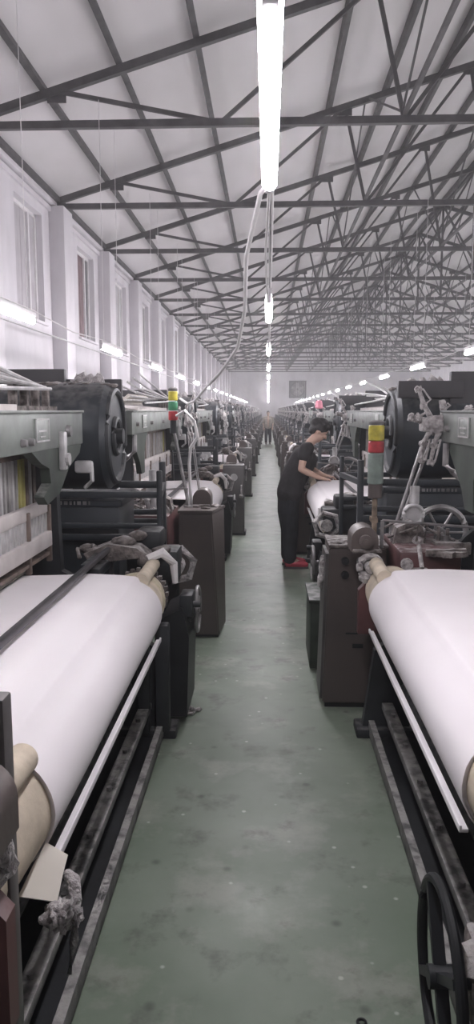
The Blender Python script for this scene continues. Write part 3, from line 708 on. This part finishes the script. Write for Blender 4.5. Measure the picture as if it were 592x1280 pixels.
def feeder(mir):
    """lint covered weft stand: two leaning rods and a head of arms; origin at the rods' feet"""
    t = thing('yarn_stand', None, 'yarn stand'); s = mir
    hx, hz = 0.22 * s, 0.645
    for k in (0, 1):
        m = MB(); m.cyl((0.03 * k * s, 0.04 * k, 0), (hx * 0.75 + 0.05 * k * s, 0.04 * k, hz - 0.09), 0.010, n=8); m.build('rod', 'steel', t)
    m = MB(); m.box(hx - 0.07, hx + 0.09, -0.05, 0.07, hz - 0.03, hz + 0.05, 0.012); m.lump((hx + 0.02 * s, -0.02, hz + 0.01), 0.065, 0.4, 2, (1.4, 1, 0.9)); m.build('head', 'lint', t)
    arms = [((0, 0, 0.02), (-0.06, -0.02, 0.12), (-0.09, 0.0, 0.21)), ((0.05, 0, 0.02), (0.13, 0, 0.06), (0.20, 0.02, 0.10)), ((-0.04, 0, 0.03), (-0.09, -0.02, 0.045), (-0.13, -0.02, 0.05)),
            ((0.05, 0, 0.04), (0.055, 0, 0.09), (0.05, 0, 0.13)), ((-0.02, -0.03, -0.02), (-0.06, -0.03, -0.10), (-0.07, -0.04, -0.19)), ((0.03, -0.04, -0.02), (0.0, -0.04, -0.10), (-0.02, -0.05, -0.20))]
    for p in arms:
        m = MB(); q = [Vector((hx + x * s, y, hz + z)) for x, y, z in p]; m.tube(q, [0.019, 0.014, 0.011], 8); m.lump(q[2], 0.022, 0.6, 2); m.lump(q[1], 0.021, 0.6, 2, (1, 1, 1.3)); m.tube([q[1], q[1] + Vector((0.03, -0.03, 0.03)), q[2] + Vector((0.02, -0.02, 0))], 0.006, 6); m.build('arm', 'lint', t)
    return t

loomL = make_loom(); meL = joined_mesh(loomL)
cabA = cab_left(); cabB = cab_left_plain(); cabR = cab_right()
sigA = signal(['lens_red', 'lens_green', 'lens_yellow'], 'short'); sigB = signal(None, 'tall')
fdA = feeder(1); fdB = feeder(1)
protos = {'loom': loomL, 'cabA': cabA, 'cabB': cabB, 'cabR': cabR, 'sigA': sigA, 'sigB': sigB, 'fdA': fdA}
JO = {k: joined_mesh(v) for k, v in protos.items() if k != 'loom'}; JO['loom'] = meL
used = set()
def place(key, loc, rz, label, cat, group, far=False):
    pr = protos[key]
    if far:
        o = bpy.data.objects.new(pr.name.split('.')[0], JO[key]); COL.objects.link(o)
    elif key not in used:
        o = pr; used.add(key)
    else:
        o = copy_tree(pr); 
    o.location = loc; o.rotation_euler = (0, 0, rz); o.scale = (1, 1, 1)
    return tag(o, label, cat, group)
PIT = 4.72; NL = 15
for i in range(NL):
    far = i >= 8
    yl = 2.55 + PIT * i; yr = 2.60 + PIT * i
    place('loom', (-U0, yl, 0), 0, 'dark loom carrying white cloth, %s from the camera left of the aisle' % ORD[i], 'loom', 'looms in the left row', far)
    r = place('loom', (U0 - (0.06 if i == 1 else 0), yr - (0.12 if i == 1 else 0), 0), PI, 'dark loom carrying white cloth, %s from the camera right of the aisle' % ORD[i], 'loom', 'looms in the right row', far)
    if i == 0: loomR0 = r
    if i < NL - 1:
        y = 5.55 + PIT * i
        place('cabA' if i == 0 else 'cabB', (-0.40, y, 0), 0,
              'tall brown flared steel cabinet beside the left edge of the aisle, nearest the camera' if i == 0 else 'grey brown steel cabinet on the left of the aisle, %s from the camera' % ORD[i], 'cabinet', 'cabinets left of the aisle', far)
        if i == 0: place('sigA', (-0.60, y + 0.2, 0.965), 0, 'yellow, green and red signal light on a tilted rod atop the nearest left cabinet', 'signal light', None, far)
        o = place('fdA', (-0.51, y + 0.28, 0.965), 0, 'lint covered yarn stand with white arms on the %s left cabinet' % ORD[i], 'yarn stand', 'yarn stands left of the aisle', far)
        o.scale = (-0.4, 1, 1)
    place('cabR', (0.455, 4.21 + PIT * i, 0), 0, 'brown steel cabinet with round buttons on the right of the aisle, %s from the camera' % ORD[i], 'cabinet', 'cabinets right of the aisle', far)
    if i == 0:
        place('sigB', (0.685, yr + PIT - 2.45, 0.985), 0, 'yellow and red signal light on a guard post right of the aisle', 'signal light', None, far)
    place('fdA', (0.72, 4.40 + PIT * i, 0.965), 0, 'lint covered yarn stand with splayed arms by the %s right cabinet' % ORD[i], 'yarn stand', 'yarn stands right of the aisle', far)
# a row back to back with the right-hand row, seen only over the nearer machines
for i in range(12):
    place('loom', (5.25 - U0, 2.55 + PIT * i, 0), 0, 'dark loom behind the right row, facing the next aisle, %s from the camera' % ORD[i], 'loom', 'looms of the row behind the right row', True)
for k, v in (('fdB', fdB),):
    for c in kids(v): bpy.data.objects.remove(c)
    bpy.data.objects.remove(v)

# big black handwheel of the nearest right loom
m = MB(); c = (0.43, 0.88, 0.32)
for o in kids(loomR0):
    if o.name.startswith('breast_beam') or o.name.startswith('temple_bar'): bpy.data.objects.remove(o)
m.ring(c, (1, 0, 0), 0.22, 0.014, 44, 10)
for k in range(4):
    an = PI * k / 2 + 0.6; m.bar(c, (c[0], c[1] + 0.21 * math.cos(an), c[2] + 0.21 * math.sin(an)), 0.03, 0.022)
m.cyl((0.40, c[1], c[2]), (0.86, c[1], c[2]), 0.028)
m.build('handwheel', 'iron_plain', loomR0, cv)
m = MB(); m.lump((0.52, 1.0, 0.44), 0.06, 0.4, 2, (1.2, 1.6, 0.6)); m.lump((0.60, 0.9, 0.44), 0.07, 0.4, 2, (1.2, 1.4, 0.6)); m.box(0.5, 0.75, 0.80, 1.2, 0.2, 0.42, 0.02); m.build('let_off_box', 'lint_brown', loomR0, cv)
# post at the near corner of the nearest left loom
m = MB(); m.box(0.495, 0.53, -1.20, -1.15, 0.02, 1.16, 0.006); m.build('corner_post', 'grey_cab', loomL, cv)

# dark green crate beyond the nearest right cabinet
t = thing('tool_box', 'dark green steel box on the floor behind the nearest right cabinet', 'box', (0.385, 4.82, 0))
m = MB(); m.box(-0.105, 0.12, 0, 0.50, 0.02, 0.47, 0.008); m.build('body', 'dark_green', t)
m = MB(); m.box(-0.115, 0.13, -0.01, 0.51, 0.46, 0.485, 0.005); m.build('lid', 'dark_green', t)
for y in (0.08, 0.42): 
    m = MB(); m.box(-0.06, 0.09, y - 0.03, y + 0.03, 0, 0.022); m.build('foot', 'iron_plain', t)

# white cable from the first lamp down to the signal light
pts = [(0.0, 2.62, 2.44), (-0.03, 2.7, 2.43), (-0.09, 3.1, 2.30), (-0.11, 3.6, 2.16), (-0.16, 4.0, 2.02), (-0.28, 4.5, 1.92), (-0.42, 5.0, 1.83), (-0.52, 5.4, 1.765), (-0.60, 5.7, 1.75), (-0.67, 5.82, 1.79)]
m = MB(); m.tube(pts, 0.009, 8); tag(m.build('power_cable', 'cable_white'), 'white cable drooping from the nearest aisle lamp to the left signal light', 'cable')
pts = [(-0.69, 5.76, 1.66), (-0.62, 5.70, 1.70), (-0.55, 5.70, 1.62), (-0.53, 5.72, 1.50), (-0.585, 5.74, 1.42), (-0.60, 5.78, 1.3), (-0.59, 5.8, 0.98)]
m = MB(); m.tube(pts, 0.012, 8); tag(m.build('signal_cable', 'cable_white'), 'pale looped cable hanging beside the nearest left signal light', 'cable')
pts = [(0.0, 2.66, 2.44), (-0.015, 3.5, 2.40), (-0.012, 4.4, 2.40), (0.0, 5.34, 2.44)]
m = MB(); m.tube(pts, 0.006, 6); tag(m.build('lamp_cable', 'cable_white'), 'white cable sagging between the two nearest aisle lamps', 'cable')
# pink cone on the second right stand
m = MB(); m.lathe((0, 0, 0), (0, 0, 1), [(0, 0.055), (0.02, 0.075), (0.13, 0.055), (0.15, 0.03)], 18)
o = m.build('yarn_cone', 'pink'); o.location = (0.69 + 0.22, 4.40 + 2 * PIT, 0.97 + 0.76); tag(o, 'pink yarn cone on the lint covered stand beyond the woman', 'yarn cone')
# scraps near the first left roll
m = MB()
m.sheet([[(-0.535, 1.50, 0.655), (-0.45, 1.50, 0.645)], [(-0.52, 1.555, 0.69), (-0.452, 1.555, 0.672)], [(-0.505, 1.61, 0.715), (-0.455, 1.61, 0.685)]], 0.004)
tag(m.build('cloth_scrap', 'cardboard', org=(-0.49, 1.55, 0.65)), 'cream cloth scrap stuck below the nearest left roll core', 'scrap')
m = MB(); rnd = random.Random(5)
for k in range(12): m.lump((-0.445 + rnd.uniform(-.016, .016), 1.53 + 0.008 * k - 0.05, 0.63 - 0.006 * k + rnd.uniform(-.02, .02)), rnd.uniform(0.012, 0.02), 0.9, 3, (1, 1.4, 1), k)
m.tube([(-0.45, 1.58, 0.66), (-0.43, 1.56, 0.66), (-0.418, 1.53, 0.63), (-0.415, 1.50, 0.56), (-0.42, 1.47, 0.50)], [0.012, 0.016, 0.014, 0.011, 0.006], 8)
tag(m.build('lint_wad', 'lint', org=(-0.455, 1.52, 0.55), smooth=60), 'grey brown wad of lint hanging below the nearest left roll', 'lint')
m = MB()
for k in range(8): m.lump((-0.415 + rnd.uniform(-.03, .03), 4.10 + rnd.uniform(-.04, .04), 0.012), rnd.uniform(0.012, 0.025), 0.5, 2, (1.2, 1.2, 0.6), k)
m.tube([(-0.40, 4.1, 0.02), (-0.45, 4.08, 0.05), (-0.48, 4.02, 0.16), (-0.52, 3.98, 0.30)], [0.008, 0.012, 0.016, 0.01], 7)
tag(m.build('lint_tuft', 'lint', org=(-0.415, 4.1, 0), smooth=60), 'pale frayed tuft of yarn trailing onto the floor by the nearest left loom end', 'lint')
m = MB(); m.ring((0.27, 1.93, 0.004), (0, 0, 1), 0.012, 0.004, 18)
tag(m.build('washer', 'iron_plain', org=(0.27, 1.93, 0)), 'small dark ring lying on the green floor near the black handwheel', 'ring')

# ------------------------------------------------------------------ people
def capsules(m, chain):
    pts = [(Vector(p), r) for p, r in chain]
    for (p, r), (q, s) in zip(pts, pts[1:]):
        if (q - p).length > 1e-4: m.cyl(p, q, r, s, 14)
    for p, r in pts:
        bmesh.ops.create_icosphere(m.bm, subdivisions=2, radius=r, matrix=Matrix.Translation(p))
def fuse(m, name, mt, parent, vox, sm=6):
    o = m.build(name, mt, parent, smooth=0)
    for f in o.data.polygons: f.use_smooth = True
    r = o.modifiers.new('r', 'REMESH'); r.mode = 'VOXEL'; r.voxel_size = vox; r.use_smooth_shade = True
    s = o.modifiers.new('s', 'SMOOTH'); s.factor = 0.5; s.iterations = sm
    return o
def ell(m, c, rx, ry, rz, M=None, sub=3):
    T = Matrix.Translation(c) @ (M or Matrix.Identity(4)) @ Matrix.Diagonal((rx, ry, rz, 1))
    bmesh.ops.create_icosphere(m.bm, subdivisions=sub, radius=1, matrix=T)
def hand(m, wrist, d, side, up, L=0.17):
    """palm and five bent fingers along d; side = thumb direction"""
    d, side, up = Vector(d).normalized(), Vector(side).normalized(), Vector(up).normalized(); w = Vector(wrist)
    capsules(m, [(w, 0.024), (w + d * 0.04 + side * 0.018, 0.017), (w + d * 0.085 + side * 0.026, 0.014)])
    capsules(m, [(w, 0.024), (w + d * 0.04 - side * 0.014, 0.017), (w + d * 0.080 - side * 0.028, 0.013)])
    capsules(m, [(w, 0.024), (w + d * 0.085, 0.015)])
    for k, (o, l) in enumerate(((0.030, 0.066), (0.010, 0.074), (-0.010, 0.069), (-0.030, 0.054))):
        b = w + d * 0.085 + side * o; a = b + d * l * 0.5 + up * 0.006 + side * o * 0.15; e = b + d * l * 0.95 - up * 0.014 + side * o * 0.25
        capsules(m, [(b, 0.0095), (a, 0.0085), (e, 0.007)])
    b = w + d * 0.03 + side * 0.025
    capsules(m, [(b, 0.012), (b + d * 0.03 + side * 0.028, 0.010), (b + d * 0.062 + side * 0.032 - up * 0.006, 0.008)])
def head(m, c, fwd, upv):
    """skull, jaw, nose and ears; returns frame"""
    f = Vector(fwd).normalized(); u = Vector(upv).normalized(); l = u.cross(f).normalized(); u = f.cross(l)
    M = Matrix((f, l, u)).transposed().to_4x4(); c = Vector(c)
    ell(m, c + u * 0.02 - f * 0.008, 0.093, 0.074, 0.092, M)
    ell(m, c - u * 0.045 + f * 0.022, 0.064, 0.058, 0.070, M)
    ell(m, c - u * 0.095 + f * 0.046, 0.030, 0.032, 0.024, M, 2)
    capsules(m, [(c + u * 0.012 + f * 0.080, 0.011), (c - u * 0.028 + f * 0.101, 0.014)])
    for s in (-1, 1):
        ell(m, c + l * s * 0.074 - u * 0.008 - f * 0.006, 0.020, 0.010, 0.032, M, 2)
        ell(m, c + l * s * 0.030 - u * 0.022 + f * 0.066, 0.022, 0.022, 0.020, M, 2)
    return c, f, l, u, M
def face(root, fr, skin_parent):
    c, f, l, u, M = fr
    for s in (-1, 1):
        m = MB(); ell(m, c + l * s * 0.031 + u * 0.008 + f * 0.081, 0.006, 0.013, 0.008, M, 2); m.build('eye', 'eye', skin_parent)
        m = MB(); m.tube([c + l * s * 0.016 + u * 0.030 + f * 0.087, c + l * s * 0.032 + u * 0.035 + f * 0.082, c + l * s * 0.050 + u * 0.028 + f * 0.070], 0.004, 6); m.build('eyebrow', 'hair', skin_parent)
    m = MB(); m.tube([c + l * 0.022 - u * 0.060 + f * 0.079, c - u * 0.058 + f * 0.088, c - l * 0.022 - u * 0.060 + f * 0.079], 0.006, 6); m.build('mouth', 'lips', skin_parent)

def woman():
    bx, by = 0.26, 8.22
    t = thing('person', 'person in black short sleeved shirt and trousers leaning over white cloth, wearing red shoes', 'person', (bx, by, 0))
    V = lambda x, y, z: (x - bx, y - by, z)
    sk = MB()
    hipc = Vector(V(0.235, 8.22, 0.86)); chest = Vector(V(0.385, 8.22, 1.20)); neck = Vector(V(0.455, 8.22, 1.36)); hc = Vector(V(0.550, 8.22, 1.485))
    # near (right) arm
    shR, elR, wrR = V(0.395, 8.045, 1.300), V(0.350, 8.02, 1.085), V(0.535, 8.06, 0.995)
    shL, elL, wrL = V(0.42, 8.40, 1.300), V(0.45, 8.43, 1.07), V(0.60, 8.34, 1.0)
    for sh, el, wr, tsd in ((shR, elR, wrR, 1), (shL, elL, wrL, -1)):
        capsules(sk, [(sh, 0.046), (Vector(sh).lerp(Vector(el), 0.4), 0.043), (el, 0.035), (Vector(el).lerp(Vector(wr), 0.35), 0.037), (wr, 0.024)])
        hand(sk, wr, (1, 0.05 * tsd, -0.25), (0, tsd, 0), (0.2, 0, 1))
    capsules(sk, [(chest, 0.075), (neck, 0.048), (hc - Vector((0.03, 0, 0.06)), 0.05)])
    capsules(sk, [(hipc, 0.085), (chest, 0.075)])
    for s, fx in ((-1, 0.27), (1, 0.25)):
        capsules(sk, [(hipc + Vector((0, s * 0.08, -0.02)), 0.085), (V(fx - 0.02, 8.22 + s * 0.095, 0.47), 0.055), (V(fx - 0.02, 8.22 + s * 0.10, 0.09), 0.038), (V(fx + 0.10, 8.22 + s * 0.10, 0.045), 0.03)])
    fr = head(sk, hc, (0.80, 0.06, -0.60), (0.60, 0, 0.80))
    body = fuse(sk, 'body', 'skin', t, 0.0065, 4)
    face(t, fr, body)
    c, f, l, u, M = fr
    m = MB()
    ell(m, c + u * 0.038 - f * 0.020, 0.100, 0.084, 0.088, M); ell(m, c - f * 0.062 - u * 0.01, 0.050, 0.074, 0.078, M)
    ell(m, c + u * 0.085 + f * 0.045, 0.05, 0.066, 0.035, M); ell(m, c - f * 0.075 + u * 0.045, 0.065, 0.075, 0.065, M); ell(m, c + u * 0.095 - f * 0.01, 0.075, 0.065, 0.045, M)
    for s in (-1, 1): ell(m, c + l * s * 0.070 + u * 0.035 - f * 0.01, 0.05, 0.02, 0.05, M)
    fuse(m, 'hair', 'hair', t, 0.007, 3)
    # shirt
    m = MB()
    b0 = hipc + Vector((0.0, 0, -0.05)); w = hipc.lerp(chest, 0.45)
    for s in (-1, 1):
        o = Vector((0, s * 0.07, 0)); capsules(m, [(b0 + o + Vector((-0.005, 0, 0)), 0.138), (w + o * 0.8 + Vector((-0.02, 0, 0)), 0.130), (chest + o * 1.0 + Vector((-0.02, 0, 0)), 0.118), (neck + Vector((-0.03, s * 0.05, -0.06)), 0.07)])
    capsules(m, [(chest + Vector((0.05, 0, -0.03)), 0.10), (hipc + Vector((0.05, 0, 0.05)), 0.11)])
    for sh, el in ((shR, elR), (shL, elL)):
        capsules(m, [(neck + Vector((-0.03, 0.3 * (sh[1]), -0.06)), 0.07), (sh, 0.066), (Vector(sh).lerp(Vector(el), 0.38), 0.064)])
    fuse(m, 'shirt', 'black_shirt', t, 0.010, 5)
    m = MB()
    for s, fx in ((-1, 0.26), (1, 0.24)):
        capsules(m, [(hipc + Vector((-0.005, s * 0.07, 0)), 0.122), (V(fx - 0.03, 8.22 + s * 0.085, 0.62), 0.105), (V(fx - 0.01, 8.22 + s * 0.095, 0.40), 0.085), (V(fx - 0.02, 8.22 + s * 0.10, 0.11), 0.072)])
    fuse(m, 'trousers', 'black_trousers', t, 0.010, 4)
    for s, fx in ((-1, 0.27), (1, 0.25)):
        y = s * 0.10
        m = MB(); capsules(m, [(V(fx - 0.045, 8.22 + y, 0.050), 0.040), (V(fx + 0.06, 8.22 + y, 0.050), 0.042), (V(fx + 0.145, 8.22 + y, 0.040), 0.032)]); sh = fuse(m, 'shoe', 'red_shoe', t, 0.006, 3)
        m = MB(); m.prism([(V(fx - 0.088, 0, 0)[0], y - 0.034), (V(fx + 0.1, 0, 0)[0], y - 0.044), (V(fx + 0.175, 0, 0)[0], y - 0.02), (V(fx + 0.175, 0, 0)[0], y + 0.02), (V(fx + 0.1, 0, 0)[0], y + 0.044), (V(fx - 0.088, 0, 0)[0], y + 0.034)], 'z', 0, 0.02); m.build('sole', 'shoe_sole', sh)
    return t
woman()
def walker():
    t = thing('person', 'small distant person in tan shirt and dark trousers standing in the aisle', 'person', (0.0, 38.5, 0))
    sk = MB(); hip = Vector((0, 0, 0.88)); ch = Vector((0, -0.02, 1.25)); nk = Vector((0, 0.0, 1.42)); hc = Vector((0, -0.01, 1.56))
    capsules(sk, [(hip, 0.12), (ch, 0.12), (nk, 0.05), (hc, 0.06)])
    arms = []
    for s in (-1, 1):
        sh, el, wr = Vector((s * 0.19, 0, 1.34)), Vector((s * 0.25, 0.02, 1.07)), Vector((s * 0.22, -0.10, 0.86))
        arms.append((sh, el))
        capsules(sk, [(sh, 0.045), (el, 0.036), (wr, 0.025)]); hand(sk, wr, (0, -0.3, -1), (-s, -0.3, 0), (s, 0, 0))
        capsules(sk, [(hip + Vector((s * 0.09, 0, 0)), 0.09), (Vector((s * 0.10, -0.01, 0.46)), 0.056), (Vector((s * 0.10, 0.02, 0.09)), 0.038), (Vector((s * 0.11, -0.10, 0.045)), 0.03)])
    fr = head(sk, hc, (0, -1, -0.15), (0, -0.15, 1)); body = fuse(sk, 'body', 'skin_pale', t, 0.008, 4); face(t, fr, body)
    c, f, l, u, M = fr; m = MB(); ell(m, c + u * 0.04 - f * 0.022, 0.098, 0.083, 0.085, M); ell(m, c - f * 0.06 - u * 0.02, 0.05, 0.074, 0.09, M); fuse(m, 'hair', 'hair', t, 0.008, 3)
    m = MB()
    for s in (-1, 1): capsules(m, [(hip + Vector((s * 0.06, 0, -0.04)), 0.125), (ch + Vector((s * 0.08, 0, 0)), 0.115), (nk + Vector((s * 0.05, 0, -0.05)), 0.06)])
    for sh, el in arms: capsules(m, [(nk + Vector((sh.x * 0.4, 0, -0.06)), 0.06), (sh, 0.066), (sh.lerp(el, 0.9), 0.055)])
    fuse(m, 'shirt', 'tan_shirt', t, 0.012, 4)
    m = MB()
    for s in (-1, 1): capsules(m, [(hip + Vector((s * 0.07, 0, 0)), 0.118), (Vector((s * 0.10, -0.01, 0.46)), 0.085), (Vector((s * 0.10, 0.02, 0.11)), 0.07)])
    fuse(m, 'trousers', 'black_trousers', t, 0.012, 4)
    for s in (-1, 1):
        m = MB(); capsules(m, [(Vector((s * 0.10, 0.04, 0.045)), 0.04), (Vector((s * 0.11, -0.14, 0.04)), 0.036)]); fuse(m, 'shoe', 'shoe_sole', t, 0.008, 2)
walker()

# ------------------------------------------------------------------ render look
w = bpy.data.worlds.new('world'); S.world = w; w.use_nodes = True
w.node_tree.nodes['Background'].inputs[0].default_value = (0.75, 0.82, 1.0, 1); w.node_tree.nodes['Background'].inputs[1].default_value = 0.6
vs = w.node_tree.nodes.new('ShaderNodeVolumeScatter'); vs.inputs['Density'].default_value = 0.0055; vs.inputs['Color'].default_value = (1, 0.98, 1, 1)
w.node_tree.links.new(vs.outputs[0], w.node_tree.nodes['World Output'].inputs['Volume'])
S.view_settings.view_transform = 'Standard'; S.view_settings.look = 'None'; S.view_settings.gamma = 1.0
S.view_settings.use_curve_mapping = False; S.view_settings.exposure = 0.15
S.cycles.use_denoising = True; S.cycles.max_bounces = 8; S.cycles.diffuse_bounces = 5; S.cycles.sample_clamp_indirect = 6.0
